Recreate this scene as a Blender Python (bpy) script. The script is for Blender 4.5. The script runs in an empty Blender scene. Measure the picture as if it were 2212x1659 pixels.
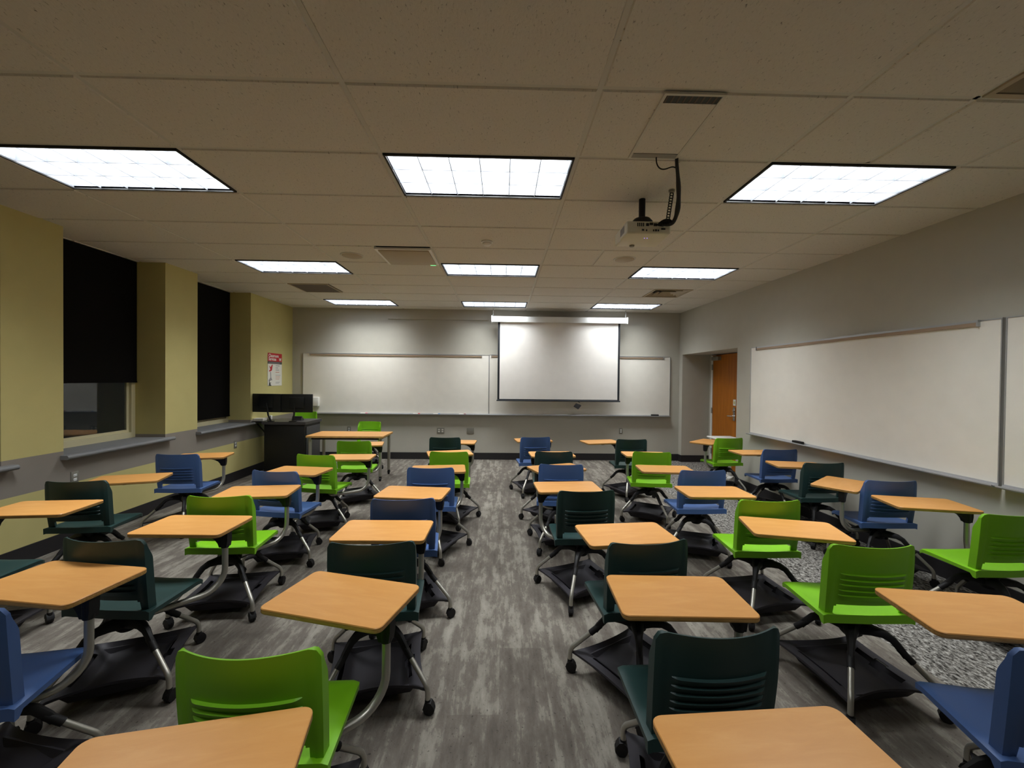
import bpy, bmesh, math, random
from mathutils import Vector, Matrix
random.seed(7)
SC = bpy.context.scene
COL = SC.collection
PI = math.pi

# ------------------------------------------------------------------ materials
def lin(c):
    return tuple(((v/255)/12.92 if v/255 <= .04045 else ((v/255+.055)/1.055)**2.4) for v in c) + (1,)

def mat(name, rgb, rough=.6, metal=0., spec=.5, bump=0., bscale=200., var=0., vscale=6., coat=0.):
    m = bpy.data.materials.new(name); m.use_nodes = True
    nt = m.node_tree; b = nt.nodes['Principled BSDF']
    b.inputs['Roughness'].default_value = rough; b.inputs['Metallic'].default_value = metal
    b.inputs['Specular IOR Level'].default_value = spec
    b.inputs['Coat Weight'].default_value = coat
    tc = nt.nodes.new('ShaderNodeTexCoord')
    n = nt.nodes.new('ShaderNodeTexNoise'); n.inputs['Scale'].default_value = vscale; n.inputs['Detail'].default_value = 3
    nt.links.new(tc.outputs['Object'], n.inputs['Vector'])
    r = nt.nodes.new('ShaderNodeValToRGB')
    c = lin(rgb); v = max(var, .02)
    r.color_ramp.elements[0].position = .3; r.color_ramp.elements[1].position = .7
    r.color_ramp.elements[0].color = tuple(x*(1-v) for x in c[:3])+(1,)
    r.color_ramp.elements[1].color = tuple(min(1, x*(1+v)) for x in c[:3])+(1,)
    nt.links.new(n.outputs['Fac'], r.inputs['Fac']); nt.links.new(r.outputs['Color'], b.inputs['Base Color'])
    if bump:
        n2 = nt.nodes.new('ShaderNodeTexNoise'); n2.inputs['Scale'].default_value = bscale
        nt.links.new(tc.outputs['Object'], n2.inputs['Vector'])
        bp = nt.nodes.new('ShaderNodeBump'); bp.inputs['Strength'].default_value = bump; bp.inputs['Distance'].default_value = .002
        nt.links.new(n2.outputs['Fac'], bp.inputs['Height']); nt.links.new(bp.outputs['Normal'], b.inputs['Normal'])
    return m

def emis(name, rgb, s):
    m = bpy.data.materials.new(name); m.use_nodes = True
    nt = m.node_tree; nt.nodes.clear()
    e = nt.nodes.new('ShaderNodeEmission'); e.inputs['Color'].default_value = lin(rgb); e.inputs['Strength'].default_value = s
    o = nt.nodes.new('ShaderNodeOutputMaterial'); nt.links.new(e.outputs[0], o.inputs[0])
    return m

def N(nt, t, **k):
    n = nt.nodes.new(t)
    for a, b in k.items(): n.inputs[a].default_value = b
    return n

def ramp(nt, stops):
    r = nt.nodes.new('ShaderNodeValToRGB'); e = r.color_ramp.elements
    while len(e) < len(stops): e.new(.5)
    for i, (p, c) in enumerate(stops):
        e[i].position = p; e[i].color = c if len(c) == 4 else lin(c)
    return r

def carpet_plank():
    m = bpy.data.materials.new('streaked plank carpet'); m.use_nodes = True
    nt = m.node_tree; b = nt.nodes['Principled BSDF']; L = nt.links.new
    b.inputs['Roughness'].default_value = .95; b.inputs['Specular IOR Level'].default_value = .15
    tc = nt.nodes.new('ShaderNodeTexCoord')
    # board tone: bricks .25 x 1 m running towards the front wall
    mp0 = N(nt, 'ShaderNodeMapping'); mp0.inputs['Rotation'].default_value = (0, 0, PI/2)
    L(tc.outputs['Object'], mp0.inputs['Vector'])
    br = N(nt, 'ShaderNodeTexBrick', **{'Scale': 1., 'Mortar Size': 0., 'Brick Width': 1.0, 'Row Height': .25})
    br.inputs['Color1'].default_value = (.30, .30, .30, 1); br.inputs['Color2'].default_value = (.70, .70, .70, 1)
    L(mp0.outputs[0], br.inputs['Vector'])
    # long streaks
    mp = N(nt, 'ShaderNodeMapping'); mp.inputs['Scale'].default_value = (14, 1.2, 1)
    L(tc.outputs['Object'], mp.inputs['Vector'])
    n1 = N(nt, 'ShaderNodeTexNoise', Scale=1., Detail=6., Roughness=.62, Distortion=.35); L(mp.outputs[0], n1.inputs['Vector'])
    # worn patches
    mp2 = N(nt, 'ShaderNodeMapping'); mp2.inputs['Scale'].default_value = (13., 4.6, 1)
    L(tc.outputs['Object'], mp2.inputs['Vector'])
    n2 = N(nt, 'ShaderNodeTexNoise', Scale=1., Detail=14., Roughness=.72, Distortion=.15); L(mp2.outputs[0], n2.inputs['Vector'])
    def mix(op, a, bb, f):
        x = nt.nodes.new('ShaderNodeMix'); x.data_type = 'RGBA'; x.blend_type = op; x.inputs['Factor'].default_value = f
        L(a, x.inputs['A']); L(bb, x.inputs['B']); return x.outputs['Result']
    a = mix('MIX', n1.outputs['Fac'], n2.outputs['Fac'], .56)
    a = mix('MIX', a, br.outputs['Color'], .14)
    r = ramp(nt, [(.36, (80, 74, 68)), (.45, (95, 88, 81)), (.515, (106, 99, 91)), (.54, (122, 116, 107)), (.62, (138, 132, 122))])
    L(a, r.inputs['Fac'])
    # dark flecks
    n3 = N(nt, 'ShaderNodeTexNoise', Scale=60., Detail=3., Roughness=.6); L(tc.outputs['Object'], n3.inputs['Vector'])
    r3 = ramp(nt, [(.30, (.35, .35, .35, 1)), (.37, (1, 1, 1, 1))]); L(n3.outputs['Fac'], r3.inputs['Fac'])
    c = mix('MULTIPLY', r.outputs['Color'], r3.outputs['Color'], .8)
    L(c, b.inputs['Base Color'])
    n4 = N(nt, 'ShaderNodeTexNoise', Scale=350.); L(tc.outputs['Object'], n4.inputs['Vector'])
    bp = N(nt, 'ShaderNodeBump', Strength=.5, Distance=.003); L(n4.outputs['Fac'], bp.inputs['Height']); L(bp.outputs[0], b.inputs['Normal'])
    return m

def carpet_speckle():
    m = bpy.data.materials.new('speckled carpet'); m.use_nodes = True
    nt = m.node_tree; b = nt.nodes['Principled BSDF']; L = nt.links.new
    b.inputs['Roughness'].default_value = .95; b.inputs['Specular IOR Level'].default_value = .15
    tc = nt.nodes.new('ShaderNodeTexCoord')
    mp = N(nt, 'ShaderNodeMapping'); mp.inputs['Scale'].default_value = (1, .6, 1); L(tc.outputs['Object'], mp.inputs['Vector'])
    n = N(nt, 'ShaderNodeTexNoise', Scale=55., Detail=4., Roughness=.7, Distortion=.5); L(mp.outputs[0], n.inputs['Vector'])
    r = ramp(nt, [(.38, (34, 31, 29)), (.47, (96, 92, 87)), (.56, (140, 136, 130)), (.66, (178, 174, 167))])
    L(n.outputs['Fac'], r.inputs['Fac']); L(r.outputs['Color'], b.inputs['Base Color'])
    return m

def tile_mat():
    m = bpy.data.materials.new('fissured ceiling tile'); m.use_nodes = True
    nt = m.node_tree; b = nt.nodes['Principled BSDF']; L = nt.links.new
    b.inputs['Roughness'].default_value = .95; b.inputs['Specular IOR Level'].default_value = .1
    tc = nt.nodes.new('ShaderNodeTexCoord')
    mp = N(nt, 'ShaderNodeMapping'); mp.inputs['Scale'].default_value = (120, 55, 1); mp.inputs['Rotation'].default_value = (0, 0, .25)
    L(tc.outputs['Object'], mp.inputs['Vector'])
    n = N(nt, 'ShaderNodeTexNoise', Scale=1., Detail=3., Roughness=.6, Distortion=.8); L(mp.outputs[0], n.inputs['Vector'])
    r = ramp(nt, [(.27, (122, 118, 110)), (.36, (214, 208, 198)), (.8, (222, 216, 206))])
    L(n.outputs['Fac'], r.inputs['Fac']); L(r.outputs['Color'], b.inputs['Base Color'])
    bp = N(nt, 'ShaderNodeBump', Strength=.4, Distance=.003); L(n.outputs['Fac'], bp.inputs['Height']); L(bp.outputs[0], b.inputs['Normal'])
    return m

def wood_mat(name, cols, scale=(2, 30, 30), rough=.4):
    m = bpy.data.materials.new(name); m.use_nodes = True
    nt = m.node_tree; b = nt.nodes['Principled BSDF']; L = nt.links.new
    b.inputs['Roughness'].default_value = rough; b.inputs['Specular IOR Level'].default_value = .35
    tc = nt.nodes.new('ShaderNodeTexCoord')
    mp = N(nt, 'ShaderNodeMapping'); mp.inputs['Scale'].default_value = scale; L(tc.outputs['Object'], mp.inputs['Vector'])
    n = N(nt, 'ShaderNodeTexNoise', Scale=1.6, Detail=5., Roughness=.6, Distortion=.6); L(mp.outputs[0], n.inputs['Vector'])
    r = ramp(nt, [(.3, cols[0]), (.55, cols[1]), (.75, cols[2])])
    L(n.outputs['Fac'], r.inputs['Fac']); L(r.outputs['Color'], b.inputs['Base Color'])
    return m

def glass_mat():
    m = bpy.data.materials.new('window glass'); m.use_nodes = True
    b = m.node_tree.nodes['Principled BSDF']
    b.inputs['Base Color'].default_value = (.8, .85, .85, 1); b.inputs['Roughness'].default_value = .01
    b.inputs['Transmission Weight'].default_value = 1.; b.inputs['IOR'].default_value = 1.5
    return m

M = dict(
    plank=carpet_plank(), speck=carpet_speckle(), tile=tile_mat(), glass=glass_mat(),
    tee=mat('ceiling grid paint', (206, 203, 194), .7),
    greige=mat('greige wall paint', (184, 179, 167), .85, bump=.15, bscale=150),
    greige2=mat('greige alcove paint', (172, 166, 152), .85),
    yellow=mat('yellow green wall paint', (198, 186, 124), .85, bump=.15, bscale=150),
    band=mat('mauve grey band paint', (140, 131, 122), .85),
    sill=mat('grey sill paint', (122, 122, 124), .55),
    base=mat('black rubber baseboard', (34, 31, 33), .6),
    cream=mat('cream window frame', (206, 197, 160), .6),
    blind=mat('black blackout cloth', (15, 13, 11), .95, spec=.15),
    board=mat('white enamel board', (236, 230, 220), .36, spec=.4, var=.02),
    alu=mat('satin aluminium', (176, 176, 178), .35, metal=.6),
    tan=mat('tan tack rail', (164, 140, 118), .7),
    screen=mat('matte white projection cloth', (240, 234, 228), .85),
    navy=mat('black screen border', (22, 24, 32), .7),
    casew=mat('white painted metal', (232, 232, 230), .35),
    wood=wood_mat('maple laminate', [(206, 145, 78), (211, 151, 84), (216, 158, 92)], (3, 16, 16), .36),
    edge=wood_mat('plywood edge', [(160, 116, 62), (190, 146, 84), (210, 168, 104)], (6, 60, 60), .5),
    seam=mat('dark laminate line', (70, 48, 30), .6),
    door=wood_mat('orange oak door veneer', [(158, 90, 20), (176, 104, 27), (190, 117, 36)], (18, 18, 1.2), .4),
    green=mat('lime green plastic', (116, 176, 22), .45, spec=.4),
    blue=mat('blue plastic', (64, 90, 138), .45, spec=.4),
    dark=mat('dark green plastic', (30, 55, 53), .45, spec=.4),
    black=mat('black plastic', (24, 22, 23), .55, spec=.3),
    tray=mat('charcoal plastic tray', (48, 45, 50), .6, spec=.3),
    tubem=mat('satin nickel tube', (176, 172, 162), .36, metal=.75),
    chrome=mat('brushed steel', (190, 188, 184), .25, metal=.9),
    proj=mat('off white projector shell', (214, 208, 186), .5),
    port=mat('dark connector', (25, 25, 25), .5),
    monit=mat('black monitor shell', (20, 22, 24), .45),
    podium=mat('black laminate', (12, 11, 11), .5),
    podtop=mat('charcoal laminate', (58, 56, 58), .45),
    paper=mat('white paper', (226, 222, 212), .8),
    red=mat('poster red', (190, 40, 46), .7),
    pgrey=mat('poster dark grey', (58, 62, 60), .7),
    pline=mat('poster grey print', (150, 146, 146), .8),
    pred=mat('poster orange print', (206, 140, 120), .8),
    bluem=mat('blue marker plastic', (90, 140, 190), .5),
    pink=mat('pink marker plastic', (220, 110, 130), .5),
    maroon=mat('dark red marker plastic', (130, 40, 40), .5),
    white=mat('white plastic', (232, 228, 222), .45),
    vent=mat('brown perforated vent', (96, 84, 72), .8, bump=.6, bscale=400),
    beige=mat('beige metal diffuser', (176, 160, 134), .6),
    plate=mat('grey steel cover plate', (150, 146, 136), .45, metal=.4),
    ledm=emis('green led', (90, 255, 130), 3.),
    ledb=emis('violet status light', (150, 130, 255), 1.5),
    lamp=emis('fluorescent light', (240, 246, 255), .9),
    louver=mat('satin louver', (122, 124, 130), .45),
    ltrim=mat('black light trim', (24, 22, 22), .6),
)

# ------------------------------------------------------------------ mesh builder
class MB:
    def __init__(s): s.v = []; s.f = []; s.m = []; s.mats = []; s.sm = []
    def mi(s, m):
        m = M[m] if isinstance(m, str) else m
        if m not in s.mats: s.mats.append(m)
        return s.mats.index(m)
    def add(s, vs, fs, m, smooth=False):
        o = len(s.v); s.v += [tuple(p) for p in vs]; k = s.mi(m)
        for f in fs: s.f.append([i+o for i in f]); s.m.append(k); s.sm.append(smooth)
        return s
    def box(s, x0, x1, y0, y1, z0, z1, m):
        vs = [(x, y, z) for x in (x0, x1) for y in (y0, y1) for z in (z0, z1)]
        return s.add(vs, [(0,1,3,2), (4,6,7,5), (0,4,5,1), (2,3,7,6), (0,2,6,4), (1,5,7,3)], m)
    def rbox(s, x0, x1, y0, y1, z0, z1, m, r=.01, seg=2):
        bm = bmesh.new(); bmesh.ops.create_cube(bm, size=1)
        for v in bm.verts:
            v.co = Vector(((x0+x1)/2+v.co.x*(x1-x0), (y0+y1)/2+v.co.y*(y1-y0), (z0+z1)/2+v.co.z*(z1-z0)))
        bmesh.ops.bevel(bm, geom=bm.edges[:], offset=r, segments=seg, affect='EDGES', profile=.5)
        s.frombm(bm, m); return s
    def frombm(s, bm, m, smooth=True):
        bm.verts.ensure_lookup_table(); bm.verts.index_update()
        s.add([v.co.copy() for v in bm.verts], [[v.index for v in f.verts] for f in bm.faces], m, smooth); bm.free()
    def prism(s, poly, z0, z1, m, axis='z', mtop=None, smooth=False):
        n = len(poly)
        def P(a, b, h):
            return {'z': (a, b, h), 'y': (a, h, b), 'x': (h, a, b)}[axis]
        vs = [P(a, b, z0) for a, b in poly]+[P(a, b, z1) for a, b in poly]
        s.add(vs, [(i, (i+1) % n, n+(i+1) % n, n+i) for i in range(n)], m, smooth)
        o = [P(a, b, z0) for a, b in poly]; s.add(o, [list(range(n))[::-1]], m)
        o = [P(a, b, z1) for a, b in poly]; s.add(o, [list(range(n))], mtop or m)
        return s
    def tube(s, pts, r, m, seg=12, caps=True, rs=None):
        pts = [Vector(p) for p in pts]; n = len(pts); T = []
        for i in range(n):
            a = pts[max(0, i-1)]; b = pts[min(n-1, i+1)]; T.append((b-a).normalized())
        up = Vector((0, 0, 1)) if abs(T[0].z) < .9 else Vector((1, 0, 0))
        u = T[0].cross(up).normalized(); vs = []
        for i in range(n):
            u = (u-T[i]*u.dot(T[i])).normalized(); w = T[i].cross(u); rr = rs[i] if rs else r
            for k in range(seg):
                a = 2*PI*k/seg; vs.append(pts[i]+u*math.cos(a)*rr+w*math.sin(a)*rr)
        fs = [(i*seg+k, i*seg+(k+1) % seg, (i+1)*seg+(k+1) % seg, (i+1)*seg+k) for i in range(n-1) for k in range(seg)]
        s.add(vs, fs, m, True)
        if caps:
            s.add(vs[:seg], [list(range(seg))[::-1]], m); s.add(vs[-seg:], [list(range(seg))], m)
        return s
    def lathe(s, prof, m, seg=24, c=(0, 0, 0), axis='z'):
        vs = []
        for r, h in prof:
            for k in range(seg):
                a = 2*PI*k/seg; x, y = r*math.cos(a), r*math.sin(a)
                p = {'z': (x, y, h), 'x': (h, x, y), 'y': (x, h, y)}[axis]
                vs.append((p[0]+c[0], p[1]+c[1], p[2]+c[2]))
        n = len(prof)
        s.add(vs, [(i*seg+k, i*seg+(k+1) % seg, (i+1)*seg+(k+1) % seg, (i+1)*seg+k) for i in range(n-1) for k in range(seg)], m, True)
        s.add(vs[:seg], [list(range(seg))[::-1]], m); s.add(vs[-seg:], [list(range(seg))], m)
        return s
    def shell(s, top, bot, nu, nv, m, keep=lambda i, j: True):
        """closed solid between two (nu+1)x(nv+1) point grids; cells where keep() is False are open"""
        W = nu+1; n = W*(nv+1)
        vs = [top(i, j) for j in range(nv+1) for i in range(W)]+[bot(i, j) for j in range(nv+1) for i in range(W)]
        fs = []; K = lambda i, j: 0 <= i < nu and 0 <= j < nv and keep(i, j)
        for j in range(nv):
            for i in range(nu):
                if not K(i, j): continue
                a, b, c, d = j*W+i, j*W+i+1, (j+1)*W+i+1, (j+1)*W+i
                fs.append((a, b, c, d)); fs.append((n+d, n+c, n+b, n+a))
                if not K(i, j-1): fs.append((b, a, n+a, n+b))
                if not K(i, j+1): fs.append((d, c, n+c, n+d))
                if not K(i-1, j): fs.append((a, d, n+d, n+a))
                if not K(i+1, j): fs.append((c, b, n+b, n+c))
        used = sorted({i for f in fs for i in f}); mp = {k: q for q, k in enumerate(used)}
        return s.add([vs[k] for k in used], [[mp[i] for i in f] for f in fs], m, True)
    def mesh(s, name, angle=35):
        me = bpy.data.meshes.new(name); me.from_pydata(s.v, [], s.f)
        for m in s.mats: me.materials.append(m)
        me.polygons.foreach_set('material_index', s.m); me.polygons.foreach_set('use_smooth', s.sm)
        bm = bmesh.new(); bm.from_mesh(me); bmesh.ops.remove_doubles(bm, verts=bm.verts, dist=1e-6)
        bmesh.ops.recalc_face_normals(bm, faces=bm.faces); bm.to_mesh(me); bm.free()
        me.update(); me.set_sharp_from_angle(angle=math.radians(angle))
        return me
    def build(s, name, parent=None, **k):
        return link(name, s.mesh(name, k.pop('angle', 35)), parent, **k)

def link(name, me, parent=None, loc=None, rotz=0, label=None, cat=None, group=None, kind=None, matrix=None):
    o = bpy.data.objects.new(name, me); COL.objects.link(o)
    if parent: o.parent = parent
    if loc is not None: o.location = loc
    if rotz: o.rotation_euler = (0, 0, rotz)
    if matrix is not None: o.matrix_local = matrix
    if label: o['label'] = label
    if cat: o['category'] = cat
    if group: o['group'] = group
    if kind: o['kind'] = kind
    return o

def thing(name, label, cat, loc=(0, 0, 0), rotz=0, group=None, kind=None):
    return link(name, None, None, loc, rotz, label, cat, group, kind)

def struct(mb, name, label, parent=None):
    return mb.build(name, parent, label=label, kind='structure')

# ------------------------------------------------------------------ camera
H = 1.625
R_cam = None
def set_cam():
    p, y, r = CAMP
    cp, sp, cy, sy, cr, sr = math.cos(p), math.sin(p), math.cos(y), math.sin(y), math.cos(r), math.sin(r)
    B = Matrix(((1, 0, 0), (0, 0, -1), (0, 1, 0)))
    Ry = Matrix(((cy, 0, -sy), (0, 1, 0), (sy, 0, cy))); Rp = Matrix(((1, 0, 0), (0, cp, sp), (0, -sp, cp)))
    Rr = Matrix(((cr, sr, 0), (-sr, cr, 0), (0, 0, 1)))
    R = Rr @ Rp @ Ry @ B
    m = Matrix((R[0], -R[1], -R[2])).transposed().to_4x4(); m.translation = (0, 0, H)
    cd = bpy.data.cameras.new('camera'); cd.sensor_width = 36; cd.lens = 900.276/2212*36; cd.clip_start = .02
    c = bpy.data.objects.new('camera', cd); COL.objects.link(c); c.matrix_world = m; SC.camera = c
CAMP = (-0.011605, 0.0233, -0.0106)
set_cam()

# ------------------------------------------------------------------ room shell
ZC = 3.008
def XL(y): return -4.18+.016*(8.4-y)
def XR(y): return 3.60+.024*(8.4-y)
YB = -1.6

# floor
mb = MB(); mb.box(-4.7, 2.42, YB-.2, 8.6, -.1, 0, 'plank'); struct(mb, 'floor', 'grey streaked plank carpet across the room')
mb = MB(); mb.box(2.42, 4.5, YB-.2, 8.6, -.1, 0, 'speck'); struct(mb, 'floor', 'speckled grey carpet strip along the whiteboard wall')

def lslab(mb, y0, y1, z0, z1, m, d0=0., d1=.4):
    """slab of the left wall between y0..y1; d = depth outwards"""
    a, b = XL(y0), XL(y1)
    vs = [(a-d0, y0, z0), (b-d0, y1, z0), (b-d1, y1, z0), (a-d1, y0, z0), (a-d0, y0, z1), (b-d0, y1, z1), (b-d1, y1, z1), (a-d1, y0, z1)]
    mb.add(vs, [(0,1,2,3), (4,7,6,5), (0,4,5,1), (1,5,6,2), (2,6,7,3), (3,7,4,0)], m)
def rslab(mb, y0, y1, z0, z1, m, d0=0., d1=.3):
    a, b = XR(y0), XR(y1)
    vs = [(a+d0, y0, z0), (b+d0, y1, z0), (b+d1, y1, z0), (a+d1, y0, z0), (a+d0, y0, z1), (b+d0, y1, z1), (b+d1, y1, z1), (a+d1, y0, z1)]
    mb.add(vs, [(0,1,2,3), (4,7,6,5), (0,4,5,1), (1,5,6,2), (2,6,7,3), (3,7,4,0)], m)

WIN = [(4.0, 5.205), (5.755, 6.985), (2.26, 3.505)]
WD = .44
mb = MB()
lslab(mb, YB, 8.4, 0, .59, 'yellow', 0, WD); lslab(mb, YB, 8.4, .59, .865, 'band', 0, WD)
for a, b in [(YB, 2.26), (3.505, 4.0), (5.205, 5.755), (6.985, 8.4)]:
    lslab(mb, a, b, .865, .905, 'band', 0, WD); lslab(mb, a, b, .905, 3.06, 'yellow', 0, WD)
struct(mb, 'wall_left', 'yellow green wall with a grey painted band and deep window recesses')
mb = MB(); mb.box(-4.9, 4.6, 8.4, 8.6, 0, 3.06, 'greige'); struct(mb, 'wall_front', 'greige front wall behind the whiteboards')
mb = MB(); mb.box(-2.29, -.285, 8.372, 8.4, 2.80, ZC, 'greige')
struct(mb, 'trim_1', 'shallow painted box along the ceiling left of the screen')
mb = MB(); mb.box(-4.9, 4.6, YB-.2, YB, 0, 3.06, 'greige'); struct(mb, 'wall_back', 'greige wall behind the camera')
OY0, OY1, OZ, OD = 6.40, 8.27, 2.15, .555
mb = MB()
rslab(mb, YB, OY0, 0, 3.06, 'greige', 0, OD+.1); rslab(mb, OY0, OY1, OZ, 3.06, 'greige', 0, OD+.1)
rslab(mb, OY1, 8.42, 0, 3.06, 'greige', 0, OD+.1)
rslab(mb, OY0-.1, 7.20, 0, OZ+.1, 'greige', OD, OD+.12); rslab(mb, 8.19, OY1+.1, 0, OZ+.1, 'greige', OD, OD+.12)
struct(mb, 'wall_right', 'greige wall with a deep door alcove')

# baseboards
mb = MB(); lslab(mb, YB, 8.4, 0, .14, 'base', -.012, .0); struct(mb, 'baseboard_left', 'black rubber baseboard under the windows')
mb = MB(); mb.box(-4.18, 3.60, 8.388, 8.4, 0, .135, 'base'); struct(mb, 'baseboard_front', 'black rubber baseboard on the front wall')
mb = MB(); rslab(mb, YB, OY0, 0, .135, 'base', -.012, 0); rslab(mb, OY1, 8.39, 0, .135, 'base', -.012, 0)
mb.box(3.60, XR(8.2)+OD, OY1-.012, OY1, 0, .135, 'base')
struct(mb, 'baseboard_right', 'black rubber baseboard on the whiteboard wall and in the alcove')

# windows
for n, (a, b) in enumerate(WIN):
    w = thing('window_%d' % (n+1), ['window nearest the middle with its blind partly raised', 'far window with its blind lowered', 'window at the left edge of the view'][n], None, kind='structure')
    mb = MB(); d0, d1 = .36, .42
    lslab(mb, a, b, .865, .935, 'cream', d0, d1)
    lslab(mb, a, a+.055, .935, ZC, 'cream', d0, d1); lslab(mb, b-.055, b, .935, ZC, 'cream', d0, d1)
    lslab(mb, a+.055, b-.055, 1.9, 1.95, 'cream', d0+.01, d1)
    lslab(mb, a+.055, b-.055, .935, .965, 'cream', d0+.03, d1); lslab(mb, a+.055, a+.085, .965, 1.9, 'cream', d0+.03, d1)
    lslab(mb, b-.085, b-.055, .965, 1.9, 'cream', d0+.03, d1); lslab(mb, a+.055, b-.055, 2.95, ZC, 'cream', d0, d1)
    mb.build('window_frame', w)
    mb = MB(); lslab(mb, a+.085, b-.085, .965, 1.9, 'glass', d0+.042, d0+.048); lslab(mb, a+.055, b-.055, 1.95, 2.95, 'glass', d0+.042, d0+.048)
    mb.build('pane', w)
    mb = MB()
    y0, y1 = a-.03, b+.07
    # sill board with a rounded nose
    lslab(mb, a+.001, b-.001, .845, .868, 'sill', .0, .37); lslab(mb, y0, y1, .826, .866, 'sill', -.055, .0)
    pts = [(XL(y0+(y1-y0)*t)+.055, y0+(y1-y0)*t, .846) for t in (0, 1)]; mb.tube(pts, .021, 'sill', 12)
    mb.build('window_sill', w)
    bl = thing('roller_blind', ['black roller blind stopping short of the sill of the nearer full window', 'black roller blind lowered almost to the sill of the far window', 'black roller blind at the left edge of the view, mostly out of frame'][n], 'blind', (0, 0, 0), 0, 'black roller blinds')
    zb = [1.555, .985, 1.5][n]
    mb = MB(); lslab(mb, a+.012, b-.008, zb, ZC-.01, 'blind', .335, .339); mb.build('blind_cloth', bl)
    mb = MB(); lslab(mb, a+.012, b-.008, zb-.02, zb, 'blind', .33, .344); mb.build('hem_bar', bl)

# ceiling
X0, Y0, DX, DY = -.768, 1.981, 1.22, .61
LIGHTS = [(i, j) for j in (1, 5, 9, -3) for i in (-2, 0, 2)]  # the negative index is an unseen row added to light the nearest desktops
HALF = [(-1.5, 7)]
mb = MB()
skip = set(LIGHTS)
halfcols = {(-1, 4): [-.5], (-2, 7): [-1.5], (2, 7): [2.5], (1, 4): [1.5], (2, -1): [2.5], (2, -2): [2.5], (2, 0): [2.5]}
def xg(i): return X0+DX*i
def yg(j): return Y0+DY*j
NOTILE = {(-.5, 4), (-2, 7), (2.5, 7), (1, 0, 'plate'), (2.5, -1)}
for i in range(-4, 5):
    for j in range(-7, 12):
        if (i, j) in skip: continue
        cols = [(i, i+1)]
        if (i, j) in halfcols: h = halfcols[(i, j)][0]; cols = [(i, h), (h, i+1)]
        for a, b in cols:
            if (a, j) in NOTILE and not (a == -2 and b == -1): 
                continue
            x0, x1, y0, y1 = xg(a), xg(b), yg(j), yg(j+1)
            dz = random.uniform(-.0025, .001)
            g = .012
            # tegular tile: bevelled lower edge
            A = [(x0+g, y0+g), (x1-g, y0+g), (x1-g, y1-g), (x0+g, y1-g)]; B2 = [(x0+g+.006, y0+g+.006), (x1-g-.006, y0+g+.006), (x1-g-.006, y1-g-.006), (x0+g+.006, y1-g-.006)]
            vs = [(x, y, ZC+.012) for x, y in A]+[(x, y, ZC+.004+dz) for x, y in A]+[(x, y, ZC-.003+dz) for x, y in B2]
            fs = [(k, (k+1) % 4, 4+(k+1) % 4, 4+k) for k in range(4)]+[(4+k, 4+(k+1) % 4, 8+(k+1) % 4, 8+k) for k in range(4)]+[(8, 9, 10, 11), (3, 2, 1, 0)]
            mb.add(vs, fs, 'tile')
            if b != i+1: mb.box(x1-.012, x1+.012, y0, y1, ZC+.003, ZC+.02, 'tee')
for i in range(-4, 6): mb.box(xg(i)-.012, xg(i)+.012, yg(-7), yg(12), ZC+.002, ZC+.02, 'tee')
for j in range(-7, 13): mb.box(xg(-4), xg(5), yg(j)-.012, yg(j)+.012, ZC+.003, ZC+.02, 'tee')
struct(mb, 'ceiling', 'beige fissured drop ceiling on a metal grid')
mb = MB(); mb.box(-5.8, 5.5, -2.4, 9.4, ZC+.25, ZC+.27, 'black'); struct(mb, 'ceiling', 'dark slab above the drop ceiling')

# ceiling lights: emitting panel behind a 6 x 3 cell louver
POWER, SPREAD = 53., 150.
w_, d_ = 1.22-.03, .61-.03
mbf = MB()
for (x0, x1, y0, y1) in [(-w_/2, w_/2, -d_/2, -d_/2+.014), (-w_/2, w_/2, d_/2-.014, d_/2), (-w_/2, -w_/2+.014, -d_/2, d_/2), (w_/2-.014, w_/2, -d_/2, d_/2)]:
    mbf.box(x0, x1, y0, y1, -.008, .012, 'ltrim')
me_trim = mbf.mesh('light_trim')
mbh = MB(); iw, idp = w_/2-.014, d_/2-.014; hh = .145
for (x0, x1, y0, y1) in [(-iw-.01, iw+.01, -idp-.01, -idp), (-iw-.01, iw+.01, idp, idp+.01), (-iw-.01, -iw, -idp, idp), (iw, iw+.01, -idp, idp)]:
    mbh.box(x0, x1, y0, y1, .0, hh, 'louver')
mbh.box(-iw, iw, -idp, idp, hh, hh+.01, 'louver'); me_house = mbh.mesh('housing')
mbl = MB(); ld = .118
for k in range(1, 6):
    x = -iw+2*iw*k/6; mbl.box(x-.002, x+.002, -idp, idp, .0, ld, 'louver')
for k in range(1, 3):
    y = -idp+2*idp*k/3; mbl.box(-iw, iw, y-.002, y+.002, .002, ld, 'louver')
me_louv = mbl.mesh('louver')
mbp = MB(); mbp.box(-iw, iw, -idp, idp, hh-.008, hh-.001, 'lamp'); me_lamp = mbp.mesh('lamp_panel')
rown = {-3: 'unseen row added overhead', 1: 'nearest row', 5: 'middle row', 9: 'far row by the front wall'}
coln = {-2: 'on the window side', 0: 'in the middle', 2: 'on the whiteboard-wall side'}
for (i, j) in LIGHTS:
    t = thing('ceiling_light', 'lit rectangular ceiling light %s of the %s' % (coln[i], rown[j]), 'ceiling light', (xg(i)+.61, yg(j)+.305, ZC), 0, 'rectangular ceiling lights')
    link('light_trim', me_trim, t); link('housing', me_house, t); link('louver', me_louv, t); link('lamp_panel', me_lamp, t)
    ld_ = bpy.data.lights.new('lamp', 'AREA'); ld_.shape = 'RECTANGLE'; ld_.size = 2*iw-.02; ld_.size_y = 2*idp-.02
    ld_.energy = POWER*(.32 if j == -3 else 1); ld_.spread = math.radians(SPREAD); ld_.color = (.93, .985, 1.0)  # the added overhead row is dimmer than the visible ones
    lo = bpy.data.objects.new('lamp', ld_); COL.objects.link(lo); lo.parent = t; lo.location = (0, 0, hh-.012)

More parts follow.
